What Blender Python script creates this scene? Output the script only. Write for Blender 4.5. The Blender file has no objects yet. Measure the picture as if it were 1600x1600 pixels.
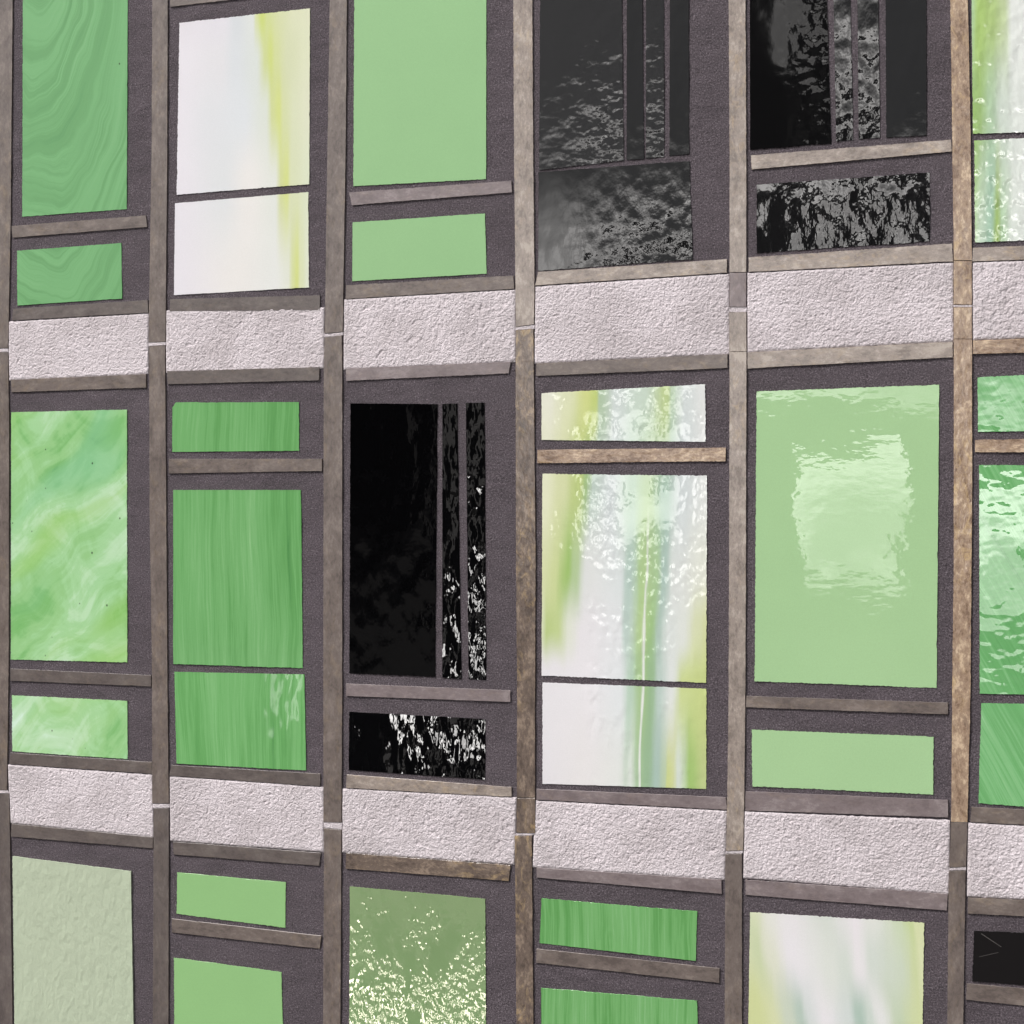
import bpy, bmesh, math, random
import numpy as np
from mathutils import Vector, noise as mnoise
S = bpy.context.scene
C = S.collection
rad = math.radians

# ------------------------------------------------------------------ camera
F = 2400.0                      # focal length in photograph pixels (54 mm on a 36 mm gate)
TH = math.atan(1.61e-4 * F)     # the wall recedes to the left
R0 = 2.4                        # metres to the wall along the view axis
ZC = 1.6
T = math.tan(TH)
cam = bpy.data.objects.new('camera', bpy.data.cameras.new('camera'))
cam.data.sensor_width = 36; cam.data.lens = F / 1600 * 36
cam.data.clip_start = 0.05; cam.data.clip_end = 500
cam.location = (R0 * math.sin(TH), -R0 * math.cos(TH), ZC)
cam.rotation_euler = (rad(90), 0, TH)
C.objects.link(cam); S.camera = cam

def at(px, py):
    """pixel of the photograph -> (x, z) on the wall plane y = 0"""
    u = (px - 800) / F; v = (800 - py) / F
    Z = R0 / (1 + u * T)
    return (u * Z / math.cos(TH), ZC + v * Z)

# ------------------------------------------------------------------ world, sun, exposure
SUN_EL, SUN_AZ = 50.0, 46.0      # azimuth measured from the wall's normal towards the left
w = bpy.data.worlds.new('World'); S.world = w; w.use_nodes = True
wn = w.node_tree.nodes; wl = w.node_tree.links
bg = wn['Background']
sky = wn.new('ShaderNodeTexSky'); sky.sky_type = 'NISHITA'; sky.sun_disc = False
sky.sun_elevation = rad(SUN_EL); sky.dust_density = 6.0; sky.air_density = 1.0
hs = wn.new('ShaderNodeHueSaturation'); hs.inputs['Saturation'].default_value = 0.22   # milky overcast
wl.new(sky.outputs[0], hs.inputs['Color']); 
# bright sky patch added low in front of the wall to make glass gleams
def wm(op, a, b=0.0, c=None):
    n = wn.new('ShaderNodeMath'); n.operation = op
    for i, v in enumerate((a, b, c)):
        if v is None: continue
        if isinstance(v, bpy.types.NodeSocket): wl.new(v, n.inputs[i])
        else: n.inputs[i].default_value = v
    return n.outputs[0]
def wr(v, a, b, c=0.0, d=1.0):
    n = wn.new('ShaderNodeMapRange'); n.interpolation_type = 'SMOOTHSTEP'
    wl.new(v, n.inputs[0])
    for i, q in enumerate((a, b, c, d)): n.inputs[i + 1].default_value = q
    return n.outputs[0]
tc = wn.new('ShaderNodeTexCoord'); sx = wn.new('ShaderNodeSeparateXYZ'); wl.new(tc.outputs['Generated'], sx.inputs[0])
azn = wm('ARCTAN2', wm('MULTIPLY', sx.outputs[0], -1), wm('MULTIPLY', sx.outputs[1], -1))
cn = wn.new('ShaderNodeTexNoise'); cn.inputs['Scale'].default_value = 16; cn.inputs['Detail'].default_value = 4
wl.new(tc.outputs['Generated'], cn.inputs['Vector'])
GLINT_GLOW = 115.0
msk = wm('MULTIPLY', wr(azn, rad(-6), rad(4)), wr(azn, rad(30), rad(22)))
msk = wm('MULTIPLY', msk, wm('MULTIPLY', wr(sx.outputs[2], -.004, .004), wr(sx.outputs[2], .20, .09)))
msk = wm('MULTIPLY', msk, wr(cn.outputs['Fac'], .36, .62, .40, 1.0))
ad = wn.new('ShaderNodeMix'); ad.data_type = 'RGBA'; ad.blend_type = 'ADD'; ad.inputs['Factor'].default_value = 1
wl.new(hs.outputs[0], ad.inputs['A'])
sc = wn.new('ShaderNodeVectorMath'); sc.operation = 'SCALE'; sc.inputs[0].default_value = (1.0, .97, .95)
wl.new(wm('MULTIPLY', msk, GLINT_GLOW), sc.inputs['Scale']); wl.new(sc.outputs[0], ad.inputs['B'])
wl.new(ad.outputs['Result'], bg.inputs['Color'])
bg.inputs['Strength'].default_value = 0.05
sd = Vector((-math.sin(rad(SUN_AZ)) * math.cos(rad(SUN_EL)), -math.cos(rad(SUN_AZ)) * math.cos(rad(SUN_EL)), math.sin(rad(SUN_EL))))
sky.sun_rotation = math.atan2(sd.x, sd.y)
sun = bpy.data.objects.new('sun', bpy.data.lights.new('sun', 'SUN'))
sun.data.energy = 1.5; sun.data.angle = rad(11); sun.data.color = (1.0, 0.955, 0.93)
sun.rotation_euler = sd.to_track_quat('Z', 'Y').to_euler(); C.objects.link(sun)
vs = S.view_settings
vs.view_transform = 'Standard'; vs.look = 'None'; vs.gamma = 1; vs.use_curve_mapping = False
vs.exposure = 1.18

# ------------------------------------------------------------------ node helper
def lin(c):
    return tuple((v / 255 / 12.92) if v / 255 <= 0.04045 else ((v / 255 + 0.055) / 1.055) ** 2.4 for v in c)
def col(c, k=1.0):
    a = lin(c); return (a[0] * k, a[1] * k, a[2] * k, 1)

class NT:
    def __init__(s, name):
        s.m = bpy.data.materials.new(name); s.m.use_nodes = True
        s.t = s.m.node_tree; s.bsdf = s.t.nodes['Principled BSDF']
        g = s.t.nodes.new('ShaderNodeNewGeometry'); s.pos = g.outputs['Position']
        sp = s.t.nodes.new('ShaderNodeSeparateXYZ'); s.t.links.new(s.pos, sp.inputs[0])
        s.x, s.y, s.z = sp.outputs
    def put(s, sock, v):
        if isinstance(v, bpy.types.NodeSocket): s.t.links.new(v, sock)
        else: sock.default_value = v
    def m_(s, op, a, b=0.0, c=None):
        n = s.t.nodes.new('ShaderNodeMath'); n.operation = op
        s.put(n.inputs[0], a); s.put(n.inputs[1], b)
        if c is not None: s.put(n.inputs[2], c)
        return n.outputs[0]
    def vec(s, x, y, z):
        n = s.t.nodes.new('ShaderNodeCombineXYZ')
        for i, v in enumerate((x, y, z)): s.put(n.inputs[i], v)
        return n.outputs[0]
    def scaled(s, sx, sz, off=(0, 0), sy=1.0):
        return s.vec(s.m_('MULTIPLY_ADD', s.x, sx, off[0]), s.m_('MULTIPLY', s.y, sy), s.m_('MULTIPLY_ADD', s.z, sz, off[1]))
    def noise(s, v, scale=1.0, detail=2.0, rough=0.5, dist=0.0):
        n = s.t.nodes.new('ShaderNodeTexNoise')
        s.put(n.inputs['Vector'], v); n.inputs['Scale'].default_value = scale
        n.inputs['Detail'].default_value = detail; n.inputs['Roughness'].default_value = rough
        n.inputs['Distortion'].default_value = dist
        return n.outputs['Fac']
    def voro(s, v, scale=1.0, feat='F1', rnd=1.0):
        n = s.t.nodes.new('ShaderNodeTexVoronoi'); n.feature = feat
        s.put(n.inputs['Vector'], v); n.inputs['Scale'].default_value = scale; n.inputs['Randomness'].default_value = rnd
        return n
    def rng(s, v, a, b, c=0.0, d=1.0, smooth=True):
        n = s.t.nodes.new('ShaderNodeMapRange'); n.interpolation_type = 'SMOOTHSTEP' if smooth else 'LINEAR'
        for i, q in enumerate((v, a, b, c, d)): s.put(n.inputs[i], q)
        return n.outputs[0]
    def ramp(s, fac, stops, mode='EASE'):
        n = s.t.nodes.new('ShaderNodeValToRGB'); e = n.color_ramp.elements; n.color_ramp.interpolation = mode
        s.put(n.inputs[0], fac)
        for i, (p, c) in enumerate(stops):
            q = e[i] if i < 2 else e.new(1.0)
            q.position = p if i != 1 else p
        # positions re-sort themselves while being added, so write both values again in order
        order = sorted(stops, key=lambda t: t[0])
        while len(e) > 1: e.remove(e[-1])
        e[0].position = order[0][0]; e[0].color = order[0][1]
        for p, c in order[1:]:
            q = e.new(min(1.0, p)); q.color = c
        return n.outputs[0]
    def mix(s, f, a, b, mode='MIX'):
        n = s.t.nodes.new('ShaderNodeMix'); n.data_type = 'RGBA'; n.blend_type = mode
        s.put(n.inputs['Factor'], f); s.put(n.inputs['A'], a); s.put(n.inputs['B'], b)
        return n.outputs['Result']
    def bump(s, h, prev=None, strength=1.0):
        n = s.t.nodes.new('ShaderNodeBump'); n.inputs['Strength'].default_value = strength
        n.inputs['Distance'].default_value = 1.0
        s.put(n.inputs['Height'], h)
        if prev is not None: s.put(n.inputs['Normal'], prev)
        s.t.links.new(n.outputs[0], s.bsdf.inputs['Normal']); return n.outputs[0]
    def end(s, color, rough=0.5, spec=0.5, metal=0.0):
        s.put(s.bsdf.inputs['Base Color'], color); s.put(s.bsdf.inputs['Roughness'], rough)
        s.put(s.bsdf.inputs['Specular IOR Level'], spec); s.put(s.bsdf.inputs['Metallic'], metal)
        return s.m

def waves(n, items, seed=0.0, tilt=(0, 0), mask=None):
    """surface heights in metres: a slight lean of the whole sheet (degrees, + turns the face left / up) and a sum of
    noises (wavelength_x mm, wavelength_z mm, height mm, detail). mask fades the finer ripples: list of
    ('z'|'x', pixel0, pixel1, value0, value1) or ('n', wavelength mm, low, high)"""
    k = None
    for t in mask or ():
        if t[0] == 'n':
            q = n.rng(n.noise(n.scaled(1000 / t[1], 1000 / t[1] * .7, (seed, seed * 2)), 1.0, 2.0), t[2], t[3])
        elif t[0] == 'z': q = n.rng(n.z, at(1000, t[1])[1], at(1000, t[2])[1], t[3], t[4])
        else: q = n.rng(n.x, at(t[1], 800)[0], at(t[2], 800)[0], t[3], t[4])
        k = q if k is None else n.m_('MULTIPLY', k, q)
    h = n.m_('ADD', n.m_('MULTIPLY', n.x, math.tan(rad(tilt[0]))), n.m_('MULTIPLY', n.z, -math.tan(rad(tilt[1]))))
    if len(tilt) == 4:      # a sheet that is gently curved: its lean changes by tilt[2] degrees over the height tilt[3] (pixel rows)
        z0, z1 = at(1000, tilt[3][0])[1], at(1000, tilt[3][1])[1]
        dz = n.m_('SUBTRACT', n.z, z0)
        h = n.m_('MULTIPLY_ADD', n.m_('MULTIPLY', dz, dz), -math.tan(rad(tilt[2])) / (z1 - z0) / 2, h)
    for i, (lx, lz, a, d) in enumerate(items):
        q = n.noise(n.scaled(1000 / lx, 1000 / lz, (seed * 3.1 + i * 7.7, seed * 5.3)), 1.0, d, 0.5)
        if k is not None and lx < 50: q = n.m_('MULTIPLY', n.m_('SUBTRACT', q, .5), k)
        h = n.m_('MULTIPLY_ADD', q, a / 1000, h)
    return h

def specks(n, c, dens=0.12, scale=26, seed=0.0, size=0.035, dark=(40, 42, 34)):
    """a few dark bubbles and grit specks trapped in the sheet"""
    v = n.voro(n.scaled(scale, scale * 0.8, (seed, seed * 2)), 1.0)
    r = n.t.nodes.new('ShaderNodeSeparateColor'); n.t.links.new(v.outputs['Color'], r.inputs[0])
    on = n.m_('LESS_THAN', r.outputs[0], dens)
    sz = n.m_('MULTIPLY', r.outputs[1], size)
    k = n.m_('MULTIPLY', on, n.rng(v.outputs['Distance'], n.m_('MULTIPLY', sz, 1.5), n.m_('MULTIPLY', sz, 0.6)))
    return n.mix(n.m_('MULTIPLY', k, 0.8), c, col(dark))

def grain(n, c, k=0.05):
    """barely visible cloudiness of opal glass"""
    g = n.noise(n.pos, 650, 2.0, .8)
    g2 = n.noise(n.pos, 14, 3.0)
    f = n.m_('MULTIPLY_ADD', g, k * 5.5, 1 - k * 2.75)
    f = n.m_('MULTIPLY', f, n.m_('MULTIPLY_ADD', g2, k * 1.4, 1 - k * 0.7))
    return n.mix(1.0, c, n.vec(f, f, f), 'MULTIPLY')

SMOOTH = [(160, 260, 0.9, 1), (28, 45, 0.05, 2)]
SOFT = [(120, 200, 0.9, 1), (20, 30, 0.07, 2)]
HAMMER = [(60, 90, 0.8, 1), (12, 17, 0.75, 2), (5, 7, 0.09, 1)]
RIPPLE = [(90, 120, 0.9, 1), (13, 30, 0.55, 2), (5, 9, 0.07, 1)]

def plain_glass(name, c, w=SMOOTH, seed=0.0, rough=0.03, spec=0.5, dens=0.05, k=0.04, tilt=(0, 0), mask=None):
    n = NT(name); cc = specks(n, grain(n, col(c), k), dens, 26, seed)
    n.bump(waves(n, w, seed, tilt, mask)); return n.end(cc, rough, spec)

def soft(c, k=.88, sat=.84):
    a = lin(c); y = .3 * a[0] + .6 * a[1] + .1 * a[2]
    return tuple((y + (v - y) * sat) * k for v in a) + (1,)

def keyed_glass(name, keys, bend=None, w=SMOOTH, seed=0.0, rough=0.04, spec=0.5, wob=0.012, dens=0.03, tilt=(0, 0), mask=None, zw=.08, fine=.005, lean=0.0):
    """streaky opal sheet. keys = [(pixel row, [(pixel column, colour), ...]), ...] from top to bottom"""
    n = NT(name)
    xs = [p for _, st in keys for p, _ in st]
    x0 = at(min(xs) - 2, 800)[0]; x1 = at(max(xs) + 2, 800)[0]
    wobn = n.noise(n.scaled(7, 2.2, (seed, seed)), 1.0, 3.0)
    wob2 = n.noise(n.scaled(85, 5, (seed * 2, seed)), 1.0, 4.0, .6)
    xx = n.m_('ADD', n.x, n.m_('MULTIPLY_ADD', wobn, wob * 2, -wob))
    xx = n.m_('ADD', xx, n.m_('MULTIPLY_ADD', wob2, fine * 2, -fine))
    xx = n.m_('MULTIPLY_ADD', n.z, lean, n.m_('ADD', xx, -lean * at((xs[0] + max(xs)) / 2, sum(k[0] for k in keys) / len(keys))[1]))
    fac = n.rng(xx, x0, x1, 0, 1, False)
    xm = (min(xs) + max(xs)) / 2
    outs = []
    for py, st in keys:
        stops = [((at(p, 800)[0] - x0) / (x1 - x0), soft(c)) for p, c in st]
        outs.append((at(xm, py)[1], n.ramp(fac, stops)))
    zz = n.m_('ADD', n.z, n.m_('MULTIPLY_ADD', n.noise(n.scaled(24, 4, (seed, 3)), 1.0, 2.0), zw * 2, -zw))
    c = outs[0][1]
    for i in range(1, len(outs)):
        c = n.mix(n.rng(zz, outs[i - 1][0], outs[i][0], 0, 1), c, outs[i][1])
    c = specks(n, grain(n, c, 0.03), dens, 26, seed)
    n.bump(waves(n, w, seed, tilt, mask)); return n.end(c, rough, spec)

def grain_glass(name, stops, w=SMOOTH, seed=0.0, slant=0.0, spec=.5, rough=0.04, fx=70, fz=1.4, tilt=(0, 0), mask=None):
    """green sheet with fine wood-like grain drawn down its length"""
    n = NT(name)
    wv = n.noise(n.scaled(5, 4, (seed, seed)), 1.0, 2.0)
    q = n.m_('ADD', n.m_('MULTIPLY_ADD', n.z, slant, n.x), n.m_('MULTIPLY', wv, 0.03))
    a = n.noise(n.vec(n.m_('MULTIPLY', q, fx), seed, n.m_('MULTIPLY', n.z, fz)), 1.0, 8.0, 0.74)
    b = n.noise(n.vec(n.m_('MULTIPLY', q, 13), seed, n.m_('MULTIPLY', n.z, 1.6)), 1.0, 2.0)
    a2 = n.noise(n.vec(n.m_('MULTIPLY', q, fx * 3.6), seed + 3, n.m_('MULTIPLY', n.z, fz * 5)), 1.0, 4.0, 0.7)
    a = n.m_('MULTIPLY_ADD', a2, .38, n.m_('MULTIPLY', a, .62))
    f = n.m_('MULTIPLY_ADD', a, 0.85, n.m_('MULTIPLY', b, 0.35))
    f = n.rng(f, 0.42, 0.78, 0, 1, False)
    # knots
    v = n.voro(n.scaled(11, 4, (seed, seed * 1.7)), 1.0)
    ring = n.m_('SINE', n.m_('MULTIPLY', v.outputs['Distance'], 130))
    kn = n.m_('MULTIPLY', n.rng(v.outputs['Distance'], 0.16, 0.02), 0.09)
    f = n.m_('MULTIPLY_ADD', ring, kn, f)
    c = n.ramp(f, [(p, col(k)) for p, k in stops])
    c = specks(n, grain(n, c, 0.03), 0.05, 26, seed)
    n.bump(waves(n, w, seed, tilt, mask)); return n.end(c, rough, spec)

# ------------------------------------------------------------------ glass sheets
M = {}
# folded swirl lines hang in nested loops from the upper left, and run straight at the right
n = NT('swirl_green_glass')
cx, cz = at(66, -70)
wv = n.noise(n.scaled(8, 6), 1.0, 2.0); wv2 = n.noise(n.scaled(45, 30), 1.0, 2.0)
dx = n.m_('MULTIPLY', n.m_('SUBTRACT', n.x, cx - 0.0), 1.0)
dz = n.m_('MULTIPLY', n.m_('SUBTRACT', n.z, cz), 0.42)
d = n.m_('SQRT', n.m_('ADD', n.m_('MULTIPLY', dx, dx), n.m_('MULTIPLY', dz, dz)))
d = n.m_('ADD', d, n.m_('MULTIPLY_ADD', wv, 0.05, n.m_('MULTIPLY', wv2, 0.004)))
l1 = n.noise(n.vec(n.m_('MULTIPLY', d, 150), 0, n.m_('MULTIPLY', n.z, 1.5)), 1.0, 5.0, 0.7)
l2 = n.noise(n.vec(n.m_('MULTIPLY', d, 28), 4, n.m_('MULTIPLY', n.z, 1.0)), 1.0, 2.0)
l3 = n.noise(n.scaled(9, 5, (8, 8)), 1.0, 2.0)
l1 = n.m_('MULTIPLY_ADD', n.m_('SUBTRACT', l1, .5), n.rng(l3, .35, .62, .25, 1.3), .5)
f = n.rng(n.m_('MULTIPLY_ADD', l1, 0.6, n.m_('MULTIPLY', l2, 0.5)), 0.30, 0.80, 0, 1, False)
c = n.ramp(f, [(0, col((82, 138, 86))), (.35, col((100, 156, 100))), (.6, col((112, 168, 112))), (1, col((130, 182, 128)))])
c = specks(n, grain(n, c, .03), .06)
n.bump(waves(n, SMOOTH, 1)); M['swirl'] = n.end(c, .06)

W = (232, 229, 236); Wb = (222, 228, 230); Wc = (236, 234, 230); WG = (222, 228, 214)
LY = (214, 222, 150); LM = (210, 222, 116); LB = (192, 214, 84); TE = (150, 192, 168); GR = (150, 196, 118); PB = (208, 222, 216)
M['lime_streak'] = keyed_glass('lime_streaked_white_glass', [
    (20, [(280, (228, 224, 231)), (350, (226, 224, 232)), (370, (214, 220, 224)), (396, (220, 226, 222)), (402, (212, 222, 150)), (410, (204, 220, 92)), (420, (208, 220, 140)), (440, (214, 222, 168)), (462, (220, 226, 186)), (484, (222, 226, 190))]),
    (90, [(280, W), (345, (226, 226, 230)), (368, (218, 224, 228)), (402, (218, 226, 220)), (416, (206, 218, 136)), (424, (208, 222, 108)), (432, (210, 221, 146)), (450, (214, 222, 176)), (484, (222, 228, 190))]),
    (180, [(280, W), (330, (224, 227, 231)), (380, (222, 228, 232)), (416, (220, 228, 216)), (426, (208, 219, 140)), (436, (212, 224, 118)), (444, (212, 222, 160)), (460, (218, 226, 186)), (484, (224, 228, 196))]),
    (290, [(280, W), (350, (224, 228, 230)), (390, Wc), (430, (226, 231, 222)), (440, (210, 220, 140)), (448, (213, 224, 122)), (456, (216, 225, 180)), (484, (220, 229, 196))]),
    (440, [(280, W), (370, Wc), (430, (230, 233, 228)), (451, (225, 230, 214)), (458, (212, 222, 150)), (465, (212, 223, 118)), (471, (216, 226, 176)), (484, (222, 230, 208))])],
    w=SMOOTH, seed=2.0, wob=0.0025, zw=.02, fine=.0025, dens=.14)
M['green'] = plain_glass('plain_green_glass', (138, 180, 128), [(170, 260, .5, 1), (28, 45, 0.05, 2)], 3, tilt=(4.2, 0))
M['green_b'] = plain_glass('light_green_glass', (158, 193, 145), [(150, 160, 1.2, 1), (26, 13, .11, 2)], 9, rough=.012, spec=.26, tilt=(0, 1.5))
M['green_c'] = plain_glass('fresh_green_glass', (140, 185, 124), SOFT, 5)
M['sage'] = plain_glass('pale_sage_glass', (176, 188, 164), [(45, 60, 2.0, 1), (11, 17, 1.9, 2)], 6, rough=.3, k=.05)
M['olive'] = plain_glass('olive_green_glass', (124, 152, 108), [(60, 90, .8, 1), (11, 14, 2.2, 1), (6, 8, .3, 1)], 7, rough=.03, spec=1.0, k=.04, tilt=(-2.2, 3.5, 6, (1390, 1600)), mask=[('z', 1380, 1560, .2, .95), ('n', 60, .36, .58), ('n', 21, .3, .55)])
for q_ in M['olive'].node_tree.nodes:
    if q_.type == 'BSDF_PRINCIPLED':
        q_.inputs['Coat Weight'].default_value = .35; q_.inputs['IOR'].default_value = 1.75; q_.inputs['Specular Tint'].default_value = (1, .92, .76, 1); q_.inputs['Coat Roughness'].default_value = .02
        q_.inputs['Coat Tint'].default_value = (1, .97, .9, 1)
        bn_ = q_.inputs['Normal'].links[0].from_socket; M['olive'].node_tree.links.new(bn_, q_.inputs['Coat Normal'])
def black(name, w, seed, spec=0.5, base=(6, 6, 7), rough=.02, tilt=(0, 0), mask=None):
    n = NT(name); n.bump(waves(n, w, seed, tilt, mask)); return n.end(col(base), rough, spec)
B2 = (630, 1060)
M['black'] = black('black_glass', [(100, 140, 1.2, 1), (30, 60, 1.2, 1), (11, 22, .22, 2)], 11, .26, (5, 5, 6), tilt=(0, -4.5, 4.5, B2), mask=[('x', 610, 690, .5, 1.3)])
M['black_mid'] = black('black_sliver_glass', [(80, 120, 1.5, 1), (26, 48, 1.3, 1), (11, 20, .22, 2)], 12.5, .9, (6, 6, 7), .02, (0, -4, 7, B2), [('z', 760, 980, .7, 1.3)])
M['black_ripple'] = black('rippled_black_glass', [(60, 90, 1.4, 1), (19, 30, 1.3, 1), (9, 15, .25, 2)], 12, 1.0, (6, 6, 7), .02, (0, -4, 7.5, B2), [('z', 760, 1000, .5, 1.4)])
M['black_low'] = black('boldly_rippled_black_glass', [(60, 90, 1.4, 1), (30, 50, 2.1, 1), (11, 20, .3, 2)], 31, 1.0, (6, 6, 7), .02, (-.5, 4.6), [('x', 590, 660, .3, 1.15)])
GB = (22, 22, 23)
M['black_soft'] = black('greyish_black_glass', [(140, 160, 1.6, 1), (34, 26, 1.2, 2), (10, 12, .22, 2)], 13, .34, (34, 34, 35), .06, (0, -1.6), [('x', 850, 960, .35, 1.5), ('z', -20, 220, .5, 1.5)])
M['black_soft_r'] = black('rippled_greyish_black_glass', [(100, 160, 1.6, 1), (26, 34, 1.5, 1), (9, 12, .3, 2)], 14, .40, (18, 18, 19), .05, (0, -1.0), [('x', 860, 1010, .12, 1.1), ('z', 240, 400, .4, 1.25)])
M['black_deep'] = black('deep_black_glass', [(100, 160, 1.6, 1), (30, 26, 1.4, 1), (11, 12, .25, 2)], 16, .13, (17, 17, 18), .05, (0, -8.2), [('x', 1205, 1300, .08, 1.0)])
M['black_bright'] = black('silvery_black_glass', [(100, 160, 1.4, 1), (24, 40, 1.5, 1), (9, 15, .28, 2)], 18, .30, GB, .045, (-.4, -4.4), [('z', -60, 170, .5, 1.2)])
M['black_silver'] = black('silvery_low_black_glass', [(70, 90, 1.8, 1), (24, 38, 1.2, 1), (8, 14, .26, 2)], 28, .38, GB, .04, (.2, -3.4), [('x', 1180, 1330, .25, 1.1), ('x', 1380, 1440, 1.0, .45)])
M['black_matt'] = black('matt_black_glass', SMOOTH, 15, spec=.2, base=(20, 18, 19), rough=.35)
M['streaky'] = keyed_glass('streaky_white_green_glass', [
    (610, [(847, (232, 234, 214)), (880, (224, 230, 186)), (908, (212, 222, 130)), (922, (196, 214, 110)), (930, (178, 204, 170)), (955, (210, 222, 218)), (1000, (202, 222, 204)), (1032, (190, 212, 140)), (1042, (186, 212, 178)), (1060, (214, 224, 222)), (1104, (232, 234, 232))]),
    (760, [(847, (230, 234, 196)), (875, (216, 224, 168)), (900, (190, 210, 120)), (914, (164, 198, 130)), (922, (196, 216, 204)), (950, (214, 224, 224)), (985, (186, 214, 190)), (1008, (182, 212, 160)), (1030, (170, 202, 182)), (1060, (212, 222, 222)), (1104, (232, 236, 232))]),
    (900, [(847, (218, 226, 170)), (868, (206, 220, 148)), (888, (160, 200, 100)), (900, (180, 208, 150)), (918, (226, 230, 228)), (968, (222, 230, 230)), (984, (182, 208, 196)), (1004, (176, 210, 140)), (1007, (176, 210, 140)), (1009, (226, 232, 220)), (1011, (172, 206, 145)), (1022, (170, 206, 150)), (1036, (176, 204, 192)), (1052, (224, 230, 226)), (1104, (230, 234, 218))]),
    (985, [(847, (222, 230, 196)), (858, (190, 212, 130)), (876, (196, 216, 140)), (892, (226, 232, 214)), (912, (234, 232, 236)), (970, (230, 234, 236)), (982, (192, 214, 204)), (1006, (180, 212, 140)), (1009, (232, 236, 228)), (1012, (172, 206, 135)), (1018, (160, 202, 130)), (1032, (178, 204, 190)), (1048, (222, 230, 226)), (1070, (226, 232, 224)), (1088, (218, 226, 180)), (1104, (214, 222, 160))]),
    (1060, [(847, (234, 232, 236)), (920, (236, 234, 238)), (974, (228, 234, 236)), (990, (184, 214, 190)), (1006, (168, 204, 140)), (1009, (234, 238, 232)), (1012, (160, 198, 136)), (1022, (152, 192, 142)), (1036, (190, 212, 202)), (1054, (226, 232, 228)), (1072, (206, 222, 140)), (1104, (200, 216, 128))]),
    (1225, [(847, (232, 230, 234)), (920, (234, 232, 232)), (972, (230, 234, 230)), (984, (206, 222, 206)), (994, (220, 230, 220)), (1006, (170, 204, 160)), (1009, (234, 238, 232)), (1012, (160, 198, 150)), (1022, (152, 190, 148)), (1036, (168, 198, 184)), (1048, (186, 208, 170)), (1054, (204, 216, 132)), (1061, (208, 218, 150)), (1068, (214, 226, 214)), (1086, (160, 200, 100)), (1104, (190, 208, 130))])],
    w=[(120, 200, .8, 1), (16, 20, 1.6, 1), (8, 12, .3, 1)], seed=17.0, wob=0.011, zw=.05, fine=.006, lean=-.025, spec=.42, rough=.03, tilt=(0, .6), mask=[('n', 60, .38, .6), ('x', 890, 935, .25, 1.0)])
M['streaky_tall'] = keyed_glass('green_white_rippled_glass', [
    (0, [(1517, (176, 214, 160)), (1530, (166, 204, 90)), (1550, (166, 198, 104)), (1566, (190, 212, 150)), (1580, (226, 232, 226)), (1640, (234, 236, 234)), (1700, (190, 214, 190)), (1820, (228, 232, 226))]),
    (180, [(1517, (150, 196, 90)), (1532, (150, 190, 100)), (1546, (170, 204, 160)), (1565, (206, 220, 206)), (1590, (222, 230, 222)), (1640, (234, 236, 234)), (1700, (190, 214, 190)), (1820, (228, 232, 226))]),
    (370, [(1517, (168, 206, 130)), (1535, (190, 216, 190)), (1550, (158, 200, 172)), (1558, (150, 186, 80)), (1568, (170, 206, 160)), (1584, (216, 226, 216)), (1640, (234, 236, 234)), (1700, (190, 214, 190)), (1820, (228, 232, 226))])],
    w=[(120, 160, 1.2, 1), (15, 22, 2.0, 1), (7, 11, .35, 1)], seed=19.0, wob=0.006, spec=.8, rough=.03)
M['milky'] = keyed_glass('milky_green_white_glass', [
    (1425, [(1172, (206, 222, 180)), (1192, (222, 230, 190)), (1215, (230, 232, 222)), (1250, (234, 232, 234)), (1295, (216, 224, 214)), (1330, (230, 230, 230)), (1345, (236, 232, 236)), (1380, (226, 230, 222)), (1420, (206, 222, 186)), (1436, (200, 218, 150)), (1446, (216, 226, 170))]),
    (1500, [(1172, (214, 224, 176)), (1190, (204, 218, 170)), (1210, (224, 228, 206)), (1240, (236, 234, 238)), (1290, (224, 230, 222)), (1320, (214, 224, 214)), (1345, (236, 234, 236)), (1370, (214, 224, 214)), (1410, (206, 220, 196)), (1432, (206, 220, 160)), (1446, (220, 228, 176))]),
    (1590, [(1172, (210, 220, 150)), (1196, (216, 224, 172)), (1216, (206, 218, 196)), (1236, (184, 206, 192)), (1250, (216, 224, 222)), (1275, (236, 234, 238)), (1315, (214, 224, 220)), (1332, (176, 202, 188)), (1350, (206, 220, 210)), (1364, (230, 232, 230)), (1390, (196, 214, 180)), (1432, (210, 222, 160)), (1446, (220, 228, 176))])],
    w=SMOOTH, seed=21.0, wob=0.03, zw=.05, fine=.007, lean=.12)

# lime marbled sheet: soft diagonal drifts of white, lime and mid green
n = NT('lime_marbled_glass')
bx0, bz0 = at(18, 644); bx1, bz1 = at(200, 1187)
wv = n.noise(n.scaled(6, 5, (2, 5)), 1.0, 1.5, .5, .3)
q = n.m_('SUBTRACT', n.m_('MULTIPLY', n.z, 0.80), n.m_('MULTIPLY', n.x, 0.60))
al = n.m_('ADD', n.m_('MULTIPLY', n.x, 0.72), n.m_('MULTIPLY', n.z, 0.66))
q = n.m_('MULTIPLY_ADD', wv, 0.14, q)
a = n.noise(n.vec(n.m_('MULTIPLY', q, 11), 1, n.m_('MULTIPLY', al, 2.6)), 1.0, 3.0, .45, .15)
b = n.noise(n.vec(n.m_('MULTIPLY', q, 80), 2, n.m_('MULTIPLY', al, 5)), 1.0, 3.0, .6)
cl = n.noise(n.scaled(9, 9, (4, 1)), 1.0, 5.0, .6, 1.2)
a = n.m_('MULTIPLY_ADD', cl, .42, n.m_('MULTIPLY', a, .58))
f = n.rng(n.m_('MULTIPLY_ADD', b, .16, n.m_('MULTIPLY', a, .95)), .36, .70, 0, 1, False)
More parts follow.
